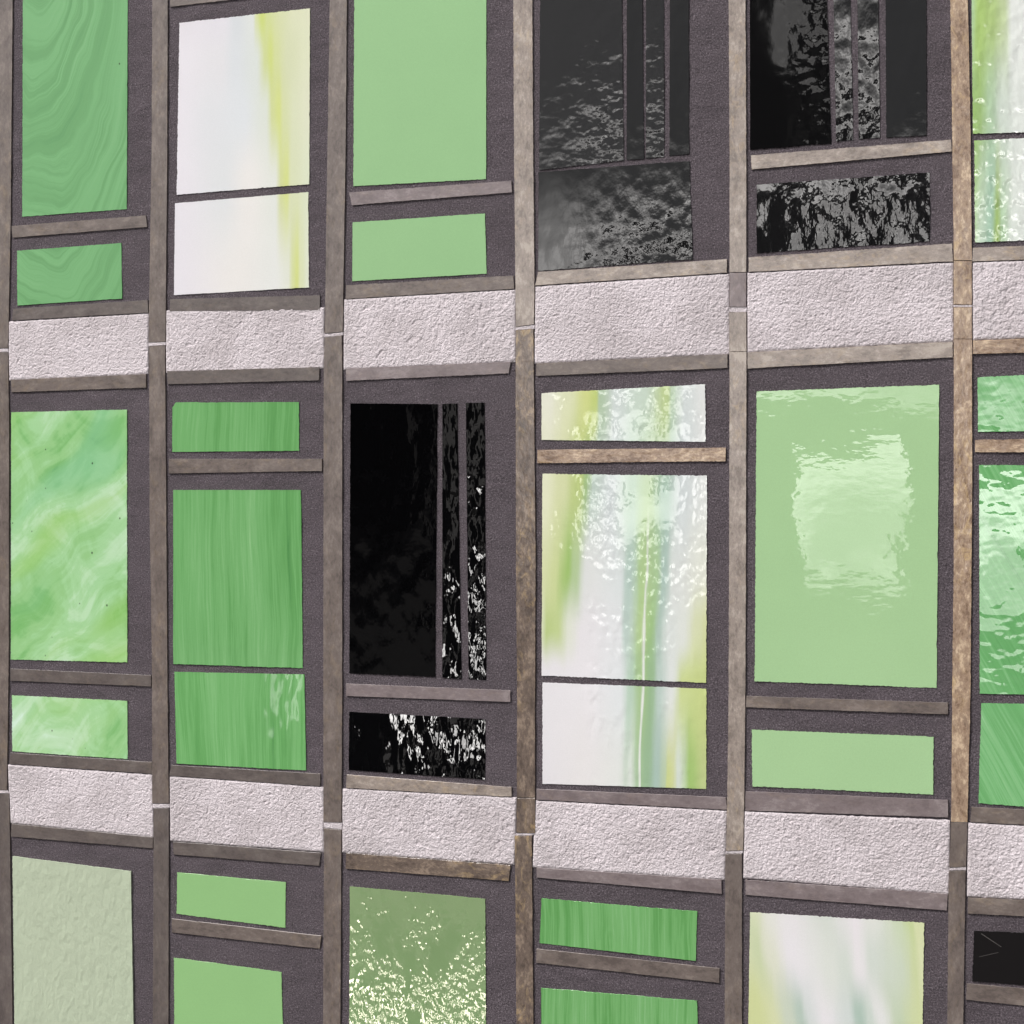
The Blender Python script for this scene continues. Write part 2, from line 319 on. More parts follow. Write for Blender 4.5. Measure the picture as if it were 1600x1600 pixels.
c = n.ramp(f, [(0, col((104, 164, 96))), (.22, col((124, 182, 112))), (.42, col((146, 196, 134))), (.6, col((160, 206, 152))), (.78, col((182, 217, 178))), (1, col((202, 227, 208)))])
lo = n.noise(n.vec(n.m_('MULTIPLY', q, 7), 9, n.m_('MULTIPLY', al, 2)), 1.0, 2.0)
c = n.mix(n.rng(lo, .50, .64, 0, .62), c, col((142, 192, 84)))
c = n.mix(n.rng(lo, .46, .30, 0, .5), c, col((140, 198, 160)))
c = specks(n, grain(n, c, .03), .22, 70, 3, .11)
n.bump(waves(n, SMOOTH, 8)); M['marbled'] = n.end(c, .06)
G0 = [(0, (78, 134, 78)), (.3, (98, 156, 92)), (.55, (112, 168, 106)), (.8, (124, 178, 118)), (1, (152, 196, 144))]
M['grain'] = grain_glass('grained_green_glass', G0, SMOOTH, 23)
M['grain_low'] = grain_glass('grained_green_wavy_glass', G0, [(80, 110, 1.2, 1), (24, 60, 1.0, 1)], 24, tilt=(-3.2, 4.2), spec=.16, mask=[('x', 400, 460, .2, 1)])
M['grain_c'] = grain_glass('grained_leaf_green_glass', [(0, (74, 134, 74)), (.3, (92, 152, 84)), (.55, (112, 168, 104)), (.8, (128, 180, 122)), (1, (154, 196, 148))], SMOOTH, 25)
M['grain_e'] = grain_glass('slanted_grain_green_glass', [(0, (84, 142, 86)), (.4, (102, 162, 102)), (.7, (122, 178, 122)), (1, (158, 200, 158))],
                           [(110, 140, 1.2, 1), (30, 18, .32, 1), (9, 8, .035, 1)], 26, slant=0.55, tilt=(2.6, 2.3), rough=.015, spec=.5)

# ------------------------------------------------------------------ strips, grout, plaster
def strip_mat(name, a, b, c, flake=0.0, seed=0.0, rough=.3, fx=1.0, fz=1.0, ham=.22):
    """smoky mirror-backed glass: mottled, faintly hammered, with warm flakes"""
    n = NT(name)
    p = n.scaled(fx, fz, (seed, seed * 1.3))
    n1 = n.noise(p, 42, 7.0, .72, .3); n2 = n.noise(p, 260, 3.0, .7)
    f = n.rng(n.m_('MULTIPLY_ADD', n2, .35, n.m_('MULTIPLY', n1, .75)), .43, .67, 0, 1, False)
    k = n.ramp(f, [(0, col(a)), (.5, col(b)), (1, col(c))])
    if flake:
        n3 = n.noise(p, 75, 4.0, .7, .8)
        n4 = n.noise(p, 9, 2.0, .5)
        k = n.mix(n.m_('MULTIPLY', n.rng(n3, .48, .72), n.rng(n4, .38, .60, 0, flake)), k, col((206, 178, 130)))
        k = n.mix(n.m_('MULTIPLY', n.rng(n3, .44, .30), flake * .5), k, col((94, 82, 78)))
    s_ = n.noise(n.pos, 1500, 1.0)
    g = n.m_('MULTIPLY_ADD', s_, .3, .85)
    k = n.mix(1.0, k, n.vec(g, g, g), 'MULTIPLY')
    h = n.m_('MULTIPLY', n.noise(p, 110, 2.0, .5, .3), ham / 1000)
    h = n.m_('MULTIPLY_ADD', n.noise(p, 420, 2.0), .035 / 1000, h)
    n.bump(h); return n.end(k, rough, .6)
B = {}
for ax, (fx, fz) in (('v', (1.0, .55)), ('h', (.55, 1.0))):
    B[ax + 'grey'] = strip_mat('smoky_grey_strip', (82, 74, 72), (96, 88, 85), (110, 102, 98), .05, 1, fx=fx, fz=fz)
    B[ax + 'brown'] = strip_mat('smoky_brown_strip', (88, 79, 75), (107, 97, 92), (126, 116, 110), .12, 2, fx=fx, fz=fz)
    B[ax + 'mauve'] = strip_mat('mauve_grey_strip', (108, 97, 98), (122, 111, 112), (140, 130, 130), .06, 3, fx=fx, fz=fz)
    B[ax + 'sand'] = strip_mat('sandy_strip', (122, 112, 105), (146, 135, 127), (172, 161, 151), .25, 4, fx=fx, fz=fz, rough=.24, ham=.55)
    B[ax + 'gold'] = strip_mat('gold_flecked_strip', (118, 96, 80), (154, 132, 112), (198, 176, 150), .6, 5, fx=fx, fz=fz, rough=.2, ham=.7)
    B[ax + 'bronze'] = strip_mat('bronze_flecked_strip', (82, 71, 65), (106, 93, 84), (140, 124, 110), .5, 6, fx=fx, fz=fz, rough=.2, ham=.65)

n = NT('dark_grout')
a = n.noise(n.pos, 420, 5.0, .75); b = n.noise(n.pos, 7, 4.0, .6); e = n.noise(n.scaled(3, 9), 6, 3.0)
f = n.rng(a, .30, .74, 0, 1, False)
c = n.ramp(f, [(0, col((40, 35, 39))), (.45, col((84, 77, 82))), (1, col((138, 129, 136)))])
g = n.m_('MULTIPLY_ADD', n.m_('ADD', b, e), .55, .5)
c = n.mix(1.0, c, n.vec(g, g, g), 'MULTIPLY')
v = n.voro(n.pos, 150)
c = n.mix(n.rng(v.outputs['Distance'], .16, .05, 0, .35), c, col((150, 142, 146)))
h = n.m_('MULTIPLY', n.noise(n.pos, 300, 4.0, .75), 2.6 / 1000)
h = n.m_('MULTIPLY_ADD', n.noise(n.pos, 60, 3.0), 1.4 / 1000, h)
n.bump(h); M['grout'] = n.end(c, .92, .25)

n = NT('pinkish_white_plaster')
a = n.noise(n.pos, 11, 5.0, .65); b = n.noise(n.pos, 500, 4.0, .7)
c = n.mix(n.rng(a, .35, .65), col((192, 184, 187)), col((210, 202, 206)))
c = n.mix(n.rng(b, .40, .27, 0, .30), c, col((150, 138, 142)))
v = n.voro(n.pos, 42); r_ = n.t.nodes.new('ShaderNodeSeparateColor'); n.t.links.new(v.outputs['Color'], r_.inputs[0])
pit = n.m_('MULTIPLY', n.m_('LESS_THAN', r_.outputs[0], .05), n.rng(v.outputs['Distance'], .07, .03))
c = n.mix(n.m_('MULTIPLY', pit, .7), c, col((92, 82, 84)))
gv = n.voro(n.pos, 300); gw = n.voro(n.pos, 560)
hh = n.m_('MULTIPLY', gv.outputs['Distance'], -1.0 / 1000)
hh = n.m_('MULTIPLY_ADD', gw.outputs['Distance'], -.4 / 1000, hh)
hh = n.m_('MULTIPLY_ADD', n.noise(n.pos, 200, 5.0, .75), 1.5 / 1000, hh)
n.bump(hh); M['plaster'] = n.end(c, .95, .15)

def simple(name, c, rough=.8, s=8, k=.25, spec=.3):
    n = NT(name); a = n.noise(n.pos, s, 6.0, .6)
    g = n.m_('MULTIPLY_ADD', a, 2 * k, 1 - k)
    return n.end(n.mix(1.0, (c[0], c[1], c[2], 1), n.vec(g, g, g), 'MULTIPLY'), rough, spec)

# ------------------------------------------------------------------ object helpers
rnd = random.Random(4)
def link(name, verts, faces, mat, loc=(0, 0, 0), parent=None, smooth=False):
    me = bpy.data.meshes.new(name)
    L = Vector(loc)
    me.from_pydata([tuple(Vector(v) - L) for v in verts], [], faces)
    me.materials.append(mat); me.validate(); me.update()
    if smooth: me.shade_smooth()
    o = bpy.data.objects.new(name, me); C.objects.link(o)
    if parent is None: o.location = loc
    else:
        o.parent = parent; o.location = L - parent.location
    return o
def tag(o, label=None, cat=None, group=None, kind=None):
    if label: o['label'] = label
    if cat: o['category'] = cat
    if group: o['group'] = group
    if kind: o['kind'] = kind
    return o

def outline(q, jag, step=0.0013, tol=0.0):
    """walk round a polygon of wall points with a slightly ragged edge; returns points and inward normals"""
    cx = sum(p[0] for p in q) / len(q); cz = sum(p[1] for p in q) / len(q)
    pts, nor = [], []
    for i in range(len(q)):
        a = Vector(q[i]); b = Vector(q[(i + 1) % len(q)]); d = b - a; L = d.length
        if L < 1e-6: continue
        nn = Vector((-d.y, d.x)) / L
        if nn.dot(Vector((cx, cz)) - (a + b) / 2) < 0: nn = -nn
        k = max(1, int(L / step)); s = rnd.random() * 100
        rough_edge = jag * (0.5 + 1.3 * rnd.random())
        for j in range(k):
            t = j / k
            w = mnoise.noise((s + t * L * 300, 3.3, 0)) * rough_edge + mnoise.noise((s, t * L * 40, 1.1)) * jag * .6
            w += max(0, mnoise.noise((s, 7.7, t * L * 95)) - .38) * jag * 3.2        # little bites of grout
            if j == 0: w = 0
            p = a + d * t + nn * w
            if j == 0:
                pa = Vector(q[i - 1]); dp = (a - pa).normalized(); n2 = Vector((-dp.y, dp.x))
                if n2.dot(Vector((cx, cz)) - (pa + a) / 2) < 0: n2 = -n2
                nm = (nn + n2)
            else: nm = nn
            pts.append(p); nor.append(nm)
    return pts, nor

def slab(name, px, mat, front=0.0012, bev=0.00006, jag=0.0004, tilt=(0, 0), parent=None, rawq=None, back=0.004):
    q = rawq or [at(*p) for p in px]
    pts, nor = outline(q, jag)
    cx = sum(p[0] for p in q) / len(q); cz = sum(p[1] for p in q) / len(q)
    tx, tz = math.tan(rad(tilt[0])), math.tan(rad(tilt[1]))
    hx = max(abs(p[0] - cx) for p in q); hz = max(abs(p[1] - cz) for p in q)
    f0 = front + abs(tx) * hx + abs(tz) * hz
    N = len(pts); V = []
    for p, m in zip(pts, nor):
        i = p + m * bev; V.append((i.x, -(f0 + tx * (i.x - cx) + tz * (i.y - cz)), i.y))
    for p in pts: V.append((p.x, -(f0 - bev * .8 + tx * (p.x - cx) + tz * (p.y - cz)), p.y))
    for p in pts: V.append((p.x, back, p.y))
    Fc = [tuple(range(N))]
    for r in (0, 1):
        for i in range(N):
            j = (i + 1) % N; Fc.append((r * N + i, r * N + j, (r + 1) * N + j, (r + 1) * N + i))
    Fc.append(tuple(reversed(range(2 * N, 3 * N))))
    o = link(name, V, Fc, mat, (cx, 0, min(p[1] for p in q)), parent)
    bm = bmesh.new(); bm.from_mesh(o.data); bmesh.ops.recalc_face_normals(bm, faces=bm.faces); bm.to_mesh(o.data); bm.free()
    return o

# ------------------------------------------------------------------ wall (grout bed) and ground
def grid_axis(lo, a, b, hi, fine, coarse):
    return np.concatenate([np.arange(lo, a, coarse), np.arange(a, b, fine), np.arange(b, hi + 1e-6, coarse)])
gx = grid_axis(-4.5, -1.12, 0.86, 4.0, 0.0055, 0.12); gz = grid_axis(0.0, 0.66, 2.5, 3.6, 0.0055, 0.12)
V = []
for z in gz:
    for x in gx:
        V.append((x, -0.0009 * mnoise.noise((x * 22, z * 22, 0)) - 0.0003 * mnoise.noise((x * 120, z * 120, 5)), z))
nx, nz = len(gx), len(gz)
Fc = [(r * nx + i, r * nx + i + 1, (r + 1) * nx + i + 1, (r + 1) * nx + i) for r in range(nz - 1) for i in range(nx - 1)]
# give the wall its body
b0 = len(V)
cor = [(-4.5, 0), (4.0, 0), (4.0, 3.6), (-4.5, 3.6)]
V += [(x, .004, z) for x, z in cor] + [(x, .30, z) for x, z in cor]
Fc += [(b0, b0 + 4, b0 + 5, b0 + 1), (b0 + 1, b0 + 5, b0 + 6, b0 + 2), (b0 + 2, b0 + 6, b0 + 7, b0 + 3), (b0 + 3, b0 + 7, b0 + 4, b0), (b0 + 4, b0 + 7, b0 + 6, b0 + 5)]
wall = link('wall', V, Fc, M['grout'], smooth=False)
tag(wall, kind='structure')

# ------------------------------------------------------------------ glass panes
PG = 'glass panes set in the dark grout'
TOP, BOT = -190, 1835
def pane(px, mat, label, tilt=(0, 0), jag=0.0006, front=0.0012):
    return tag(slab('glass_pane', px, M[mat], tilt=tilt, jag=jag, front=front), label, 'glass pane', PG)
RE = 1822     # right end of the last column, outside the frame
# top row
pane([(37, TOP), (201, TOP), (198.5, 327), (35.4, 338.8)], 'swirl', 'tall green pane with folded swirl lines, at the top left corner')
pane([(27.3, 392), (190, 379.8), (191.5, 466.6), (28, 477.4)], 'swirl', 'small swirled green pane below the tall swirl-lined pane at top left')
pane([(281, 36), (484.8, 13.3), (483.7, 288), (276.5, 304.5)], 'lime_streak', 'larger white pane with one lime streak leaning down its right side')
pane([(274, 317.8), (482.3, 300.3), (483, 449.4), (272.3, 461.3)], 'lime_streak', 'smaller white pane with a thin lime streak, below the larger white one')
pane([(555, TOP), (760.5, TOP), (759.8, 280), (552.6, 291.2)], 'green', 'tall plain green pane cut by the top edge, beside the black panes')
pane([(551.5, 347.6), (758, 333.6), (760.8, 427.7), (550.8, 439.6)], 'green', 'low plain green pane under the tall plain green one, top row')
pane([(845.5, TOP), (969.8, TOP), (975, 251), (842.7, 266)], 'black_soft', 'wide greyish black pane left of three slim upright black slivers, fourth column')
pane([(980.3, TOP), (1002.3, TOP), (1006.5, 248.5), (979.2, 250)], 'black_soft_r', 'slim black sliver, leftmost of three above the large lower black pane', jag=.0003)
pane([(1010, TOP), (1037.3, TOP), (1038, 245.5), (1009.3, 248)], 'black_soft', 'slim black sliver, middle of three above the large lower black pane', jag=.0003)
pane([(1047.8, TOP), (1076, TOP), (1077, 241), (1046, 244)], 'black_soft_r', 'slim black sliver, rightmost of three above the large lower black pane', jag=.0003)
pane([(842, 269.3), (1077.5, 251.5), (1082.7, 405.3), (841, 423.5)], 'black_soft_r', 'large black pane with bright ripples, below three slivers and resting over a sandy crossbar')
pane([(1171.3, TOP), (1285.7, TOP), (1299, 224), (1172.3, 234.5)], 'black_deep', 'wide dark black pane at top, fifth column, left of its slanted slivers')
pane([(1299, TOP), (1325.3, TOP), (1333.3, 218.8), (1306.7, 221)], 'black_bright', 'slanted black sliver right beside the wide pane in the fifth column', jag=.0003)
pane([(1338.2, TOP), (1370, TOP), (1375.3, 215.3), (1341.7, 217.7)], 'black_bright', 'middle slanted black sliver with the brightest ripples, fifth column', jag=.0003)
pane([(1383, TOP), (1447.8, TOP), (1447.8, 211.8), (1384.8, 215)], 'black_soft_r', 'broadest grey-sheened black sliver, furthest right of the fifth column')
pane([(1182.5, 288.8), (1453, 269.5), (1453, 377.3), (1182.5, 395.5)], 'black_silver', 'low black pane with silvery ripples, between two sandy crossbars')
pane([(1516.5, TOP), (RE, TOP), (RE, 201), (1520.2, 209.3)], 'streaky_tall', 'tall glittering green and white pane at the top right corner')
pane([(1522.3, 219.8), (RE, 206), (RE, 367), (1523.7, 379)], 'streaky_tall', 'lower glittering green and white pane below the top right corner')
# middle row
pane([(18.2, 644.3), (198.8, 640), (199.5, 1035), (17.5, 1030.3)], 'marbled', 'tall lime and white marbled pane with black specks, left edge')
pane([(19.3, 1086.2), (199.5, 1095), (200, 1186), (20, 1173.7)], 'marbled', 'low lime marbled pane below the tall marbled one, left edge')
pane([(275.5, 628.7), (467.3, 628.5), (468, 704.5), (269.5, 706.2), (270, 637)], 'grain', 'low grained green pane with a clipped upper left corner')
pane([(271.3, 765.7), (470.8, 765.7), (473.6, 1044), (271.3, 1037.3)], 'grain', 'large wood-grained green pane between a crossbar and a thin grout line')
pane([(273, 1049.6), (476, 1053.8), (478.8, 1203.8), (276.5, 1193)], 'grain_low', 'grained green pane with wavy pale gleam at its lower right')
pane([(548, 630.3), (683.8, 631.3), (680, 1057.3), (546.3, 1052)], 'black', 'wide jet black pane in the middle of the photo, third column')
pane([(691.5, 631), (714.6, 630.3), (721.3, 1060.8), (691.5, 1058.3)], 'black_mid', 'slim jet black sliver just right of the wide jet black pane', jag=.0003)
pane([(728.3, 629.6), (757.3, 628.9), (759.8, 1062.5), (732.5, 1060.8)], 'black_ripple', 'outer jet black sliver with white glints at its foot', jag=.0003)
pane([(546.3, 1111.8), (759, 1123.3), (758, 1217.8), (545.2, 1202.8)], 'black_low', 'low jet black pane with large white glints, below the silvery crossbar')
pane([(846.6, 614.5), (1102, 600.5), (1103, 690.5), (846.6, 687.3)], 'streaky', 'low white pane streaked yellow and green, above a golden crossbar')
pane([(848, 740.5), (1105, 743.3), (1103.7, 1066.7), (846.6, 1055.5)], 'streaky', 'largest white pane, streaked lime and teal, glittering near its top')
pane([(848, 1066.3), (1104, 1076), (1103.7, 1232.5), (848, 1224.5)], 'streaky', 'mostly plain white pane with green streaks right, under a thin grout line')
pane([(1182.5, 611.7), (1467.7, 601.2), (1463.5, 1074.8), (1179.3, 1064.3)], 'green_b', 'largest plain light green pane, mirroring pale patches')
pane([(1174.8, 1139.8), (1459, 1151), (1458.3, 1241.3), (1175.8, 1228.3)], 'green_b', 'low plain light green pane below the largest green pane')
pane([(1527.6, 590), (RE, 574), (RE, 670), (1528.3, 675)], 'grain_e', 'low green pane with white gleam at right edge, above a short crossbar')
pane([(1530, 726.5), (RE, 728), (RE, 1089), (1531, 1083.8)], 'grain_e', 'tall green pane with pale mirrored sheen, cut by the right edge')
pane([(1533.5, 1098.5), (RE, 1103), (RE, 1276), (1529, 1255)], 'grain_e', 'green pane with slanted grain under the sheened one, right edge')
# bottom row
pane([(21, 1337.5), (205.8, 1361), (214, BOT), (27, BOT)], 'sage', 'pale greyish sage pane with a dimpled face, bottom left', front=.0028)
pane([(277.6, 1362.7), (447, 1378.5), (446.3, 1449.5), (276.5, 1427.5)], 'green_c', 'low plain green pane in the bottom row, above a brown crossbar')
pane([(272.3, 1496), (440.3, 1518.8), (448, BOT), (275, BOT)], 'green_c', 'plain green pane cut by the bottom edge, second column')
pane([(547.3, 1384.8), (758.7, 1404), (761, BOT), (545, BOT)], 'olive', 'olive green pane covered in bright glitter, bottom edge')
pane([(846.6, 1403.3), (1089.7, 1424), (1087.3, 1501.3), (843.8, 1473.3)], 'grain_c', 'low leaf green grained pane in the bottom row, fourth column')
pane([(846.2, 1543.3), (1089.7, 1563.3), (1094, BOT), (846, BOT)], 'grain_c', 'leaf green grained pane showing only its top at the bottom edge')
pane([(1172.3, 1425), (1444.3, 1441.8), (1438, BOT), (1166, BOT)], 'milky', 'milky white pane with soft green smears, bottom edge')
pane([(1522, 1453.7), (RE, 1468), (RE, 1556), (1519.5, 1532.8)], 'black_matt', 'dull black pane with fine scratches, bottom right corner')

sm = simple('scratched_edge', (.09, .085, .08), .5)
pn = [o for o in C.objects if o.get('label', '').startswith('dull black')][0]
for q_ in ([(1533, 1459), (1534, 1458.3), (1565, 1479), (1564.4, 1479.4)], [(1530, 1494.4), (1560, 1487.6), (1560, 1488.2), (1530, 1495)]):
    slab('scratch', q_, sm, front=.0014, bev=.00001, jag=.0, parent=pn)
# ------------------------------------------------------------------ crossbars
def bar(px, mat, label):
    return tag(slab('crossbar', px, B['h' + mat], front=.0022, bev=.0002, jag=.00045), label, 'crossbar', 'horizontal smoky glass crossbars')
bar([(266, -14), (500, -38), (500, -15.5), (267, 11.2)], 'brown', 'brown crossbar above the larger lime-streaked white pane, at top edge')
bar([(19, 353.5), (229, 337), (231, 355), (21, 371.7)], 'brown', 'brown crossbar between the two swirled green panes')
bar([(21.7, 483), (231.7, 469), (232.8, 488.6), (20.3, 501)], 'grey', 'grey crossbar below the small swirled green pane')
bar([(267, 468), (500.8, 461.5), (500.8, 484.7), (266, 486.5)], 'grey', 'dark grey crossbar below the smaller lime-streaked white pane')
bar([(546.3, 301), (800, 282.8), (800.7, 301), (550.8, 321)], 'mauve', 'mauve crossbar with a slanted left end between two plain green panes')
bar([(541.7, 446.3), (802.8, 431), (804, 451.5), (541, 467.3)], 'brown', 'brown crossbar below the low plain green pane, top row')
bar([(841.3, 425.3), (1136.3, 405.3), (1136.3, 426.3), (836.8, 446.3)], 'sand', 'sandy crossbar below the large rippled black pane, fourth column')
bar([(1174, 243.3), (1486.3, 218.8), (1487.3, 237.3), (1174.8, 265.3)], 'sand', 'sandy crossbar above the low silvery black pane, fifth column')
bar([(1170.2, 402.5), (1488, 380.8), (1489.8, 408.8), (1170.2, 425.3)], 'sand', 'sandy crossbar below the low silvery black pane, fifth column')
bar([(1520.2, 387.5), (RE, 376), (RE, 399), (1519.5, 408.8)], 'sand', 'sandy crossbar below the glittering panes at the top right')
bar([(18.2, 593.5), (229.3, 584.8), (229.3, 605.8), (19.3, 613)], 'brown', 'brown crossbar above the tall lime marbled pane')
bar([(17.5, 1044.5), (237, 1055), (237, 1072.5), (17.5, 1063.5)], 'grey', 'grey crossbar between the two lime marbled panes')
bar([(17.5, 1175.8), (238, 1190.5), (238.7, 1208.7), (15.8, 1193.3)], 'grey', 'dark crossbar below the low lime marbled pane')
bar([(261.8, 580.2), (499.8, 573.5), (499.8, 594.2), (263.2, 600.5)], 'grey', 'grey crossbar above the clipped-corner grained green pane')
bar([(265, 717), (504, 717), (504, 736), (265, 739.8)], 'brown', 'level brown crossbar between low and large grained green panes')
bar([(268.8, 1195), (501.2, 1208.7), (501.2, 1228.3), (265.3, 1211.5)], 'grey', 'grey crossbar below the grained green pane with wavy gleam')
bar([(541.7, 576), (799, 565.5), (795.5, 583.7), (541.7, 595.3)], 'mauve', 'mauve grey crossbar above the jet black panes')
bar([(541.7, 1068), (798.3, 1078.5), (798.3, 1096.7), (541.7, 1087.3)], 'mauve', 'silvery mauve crossbar between wide and low jet black panes')
bar([(542.8, 1209.8), (800, 1229.7), (800, 1244.8), (541.7, 1230.8)], 'sand', 'crinkled sandy crossbar below the low jet black pane')
bar([(838.5, 568), (1137.3, 553.3), (1137.3, 575.3), (838.5, 587.6)], 'brown', 'brown crossbar above the low white pane streaked yellow')
bar([(840.3, 703), (1134.5, 699.6), (1134.5, 720.6), (840.3, 724)], 'gold', 'golden crossbar between low and largest streaky white panes')
bar([(839.2, 1232.3), (1134.5, 1245.5), (1136.3, 1265), (839.2, 1249)], 'mauve', 'mauve crossbar below the lowest streaky white pane')
bar([(1168.5, 550.8), (1489, 534), (1489, 558.5), (1168.5, 576)], 'sand', 'sandy crossbar above the largest light green pane')
bar([(1166.7, 1087.3), (1482, 1097.8), (1481, 1116), (1166, 1104.8)], 'brown', 'thin brown crossbar between the two light green panes')
bar([(1165.3, 1236), (1481.7, 1250), (1481.7, 1277), (1165, 1265.8)], 'mauve', 'broad mauve crossbar below the low light green pane')
bar([(1520.2, 532.3), (RE, 522), (RE, 546), (1520.2, 553.3)], 'gold', 'glittering gold crossbar under the plaster at the right edge')
bar([(1523.7, 687.3), (RE, 683), (RE, 708), (1523.7, 706.6)], 'gold', 'short gold crossbar with rounded end, right edge, between green panes')
bar([(1517.8, 1260.5), (RE, 1276), (RE, 1300), (1516.7, 1284)], 'brown', 'brown crossbar below the slanted-grain green pane, right edge')
bar([(19.3, 1286.8), (239.8, 1307.8), (239.8, 1325.3), (18.2, 1306.7)], 'grey', 'grey crossbar above the pale sage pane')
bar([(271.3, 1314.8), (502.3, 1332.3), (499.8, 1352.6), (272.3, 1334.7)], 'grey', 'grey crossbar above the low plain green pane, bottom row')
bar([(269.5, 1434.8), (503, 1461.8), (500.5, 1482), (269.5, 1456.5)], 'brown', 'brown crossbar between two plain green panes, bottom row')
bar([(541.7, 1332.3), (798.3, 1351.5), (795.5, 1376), (541, 1356.8)], 'bronze', 'bronze flecked crossbar above the glittering olive pane')
bar([(839.2, 1355), (1127.5, 1374.3), (1128.2, 1396.3), (839.2, 1370.8)], 'mauve', 'mauve crossbar above the low leaf green grained pane')
bar([(839.2, 1481.7), (1125, 1512.5), (1124, 1535.3), (838.5, 1503.8)], 'brown', 'brown crossbar between the two leaf green grained panes')
bar([(1165.3, 1374.3), (1481, 1396.3), (1480.3, 1422.2), (1165.3, 1397.7)], 'mauve', 'broad mauve crossbar above the milky white pane')
bar([(1513, 1402), (RE, 1416), (RE, 1443), (1512.5, 1426.8)], 'brown', 'brown crossbar above the dull black pane, bottom right')
bar([(1510.8, 1536.3), (RE, 1563), (RE, 1594), (1509.7, 1561.5)], 'brown', 'brown crossbar below the dull black pane, bottom right')

# ------------------------------------------------------------------ uprights
def upright(L, Rr, mat, label):
    """L and Rr list the left and right edge from top to bottom"""
    return tag(slab('upright_strip', L[:1] + Rr + L[1:][::-1], B['v' + mat], front=.0025, bev=.00025, jag=.0004), label, 'upright strip', 'upright smoky glass strips')
upright([(-12, TOP), (-9, 544)], [(23, TOP), (18, 350), (14, 544)], 'brown', 'brown upright strip at the left edge beside the swirled green panes')
upright([(-9, 550.5), (-10, 1234)], [(14, 551), (15.5, 660), (15, 1040), (12, 1234)], 'brown', 'brown upright strip at the left edge beside the marbled panes')
upright([(-8, 1240), (-4, BOT)], [(15.8, 1239.5), (21, 1600), (22, BOT)], 'grey', 'grey upright strip at the left edge beside the sage pane')
upright([(240, TOP), (238, 245), (234, 483), (234, 535)], [(264, TOP), (262.5, 245), (259.7, 534)], 'brown', 'brown upright strip between swirled green and lime-streaked white panes')
upright([(234.3, 541.5), (235, 800), (238.7, 1040), (239, 1255)], [(259, 539.5), (261, 800), (263, 1073), (265, 1255)], 'brown', 'brown upright strip between marbled and grained green panes')
upright([(241.5, 1263), (239.8, 1600), (239, BOT)], [(265, 1262), (264.5, 1600), (264, BOT)], 'grey', 'grey upright strip between the sage pane and plain green panes')
upright([(517, TOP), (516.3, 0), (510.3, 385), (508.6, 521.3)], [(544, TOP), (543, 0), (541, 245), (537.5, 455), (536.5, 518.8)], 'brown', 'brown upright strip between lime-streaked white and plain green panes')
upright([(508.4, 527.6), (506.8, 590), (506.2, 1040), (506.5, 1284)], [(535, 524.2), (535.8, 590), (535.8, 1080), (534.5, 1284.5)], 'brown', 'brown upright strip between grained green and jet black panes')
upright([(507.5, 1293.5), (505.8, 1600), (505, BOT)], [(534.5, 1296.5), (533, 1600), (532, BOT)], 'brown', 'brown upright strip between plain green and glittering olive panes')
upright([(802.5, TOP), (802.8, 0), (804, 245), (806.3, 451.5), (807, 511)], [(832.4, TOP), (832.6, 0), (834, 245), (836, 446), (835, 507)], 'sand', 'sandy upright strip between plain green and greyish black panes')
upright([(807, 516.5), (806.3, 590), (807, 870), (808.8, 1080), (808.3, 1246)], [(834.3, 514), (835, 590), (837.8, 870), (836.8, 1080), (836.8, 1246)], 'bronze', 'bronze upright strip between jet black and streaky white panes')
upright([(808.3, 1246.8), (808, 1300.8)], [(836.8, 1246.8), (836.8, 1301.5)], 'bronze', 'short bronze piece in the lower plaster row, above its white joint')
upright([(805.3, 1305.5), (807.7, 1600), (808, BOT)], [(831.5, 1305.5), (834.3, 1600), (835, BOT)], 'bronze', 'bronze upright strip between glittering olive and leaf green panes')
upright([(1139, TOP), (1139, 0), (1140.5, 245), (1140.5, 425.6)], [(1165, TOP), (1165.3, 0), (1166.7, 245), (1166.7, 425.6)], 'sand', 'sandy upright strip between the two greyish black pane groups')
upright([(1140.5, 426.4), (1140.5, 479.8)], [(1166.7, 426.4), (1166.5, 480)], 'mauve', 'short mauve-grey piece above the thickest white joint, upper plaster row')
upright([(1139.8, 488.3), (1140, 549.2)], [(1166.6, 487.9), (1167, 549.2)], 'sand', 'short sandy piece below the thickest white joint, upper plaster row')
upright([(1140, 550), (1140.5, 590), (1139, 1080), (1137, 1236), (1135.2, 1329)], [(1167, 550), (1167, 590), (1165.3, 1080), (1163.2, 1267.5), (1161.5, 1328)], 'sand', 'sandy upright strip between streaky white and light green panes')
upright([(1133.8, 1334), (1132.8, 1600), (1132, BOT)], [(1159.9, 1333.5), (1160, 1600), (1160, BOT)], 'brown', 'brown upright strip between leaf green and milky white panes')
upright([(1484, TOP), (1485.2, 0), (1488, 210), (1490.5, 407.4)], [(1510, TOP), (1512.5, 0), (1517, 210), (1518.8, 407.4)], 'gold', 'golden upright strip between black panes and glittering top right panes')
upright([(1490.5, 408.2), (1490.5, 476)], [(1518.8, 408.2), (1518.8, 476.2)], 'gold', 'short golden piece in the upper plaster row near the right edge, above its joint')
upright([(1490.5, 480.6), (1490.5, 529.6)], [(1518.8, 480.4), (1519, 529.6)], 'gold', 'short golden piece in the upper plaster row near the right edge, below its joint')
upright([(1490.5, 530.4), (1490.5, 870), (1488, 1080), (1486.6, 1284)], [(1519, 530.4), (1519.5, 765), (1516.7, 1080), (1512, 1284)], 'gold', 'golden upright strip between light green pane and right-edge green panes')
upright([(1486.5, 1284.8), (1483.8, 1355)], [(1511.9, 1284.8), (1509.7, 1353.5)], 'brown', 'short brown piece in the lower plaster row near the right edge')
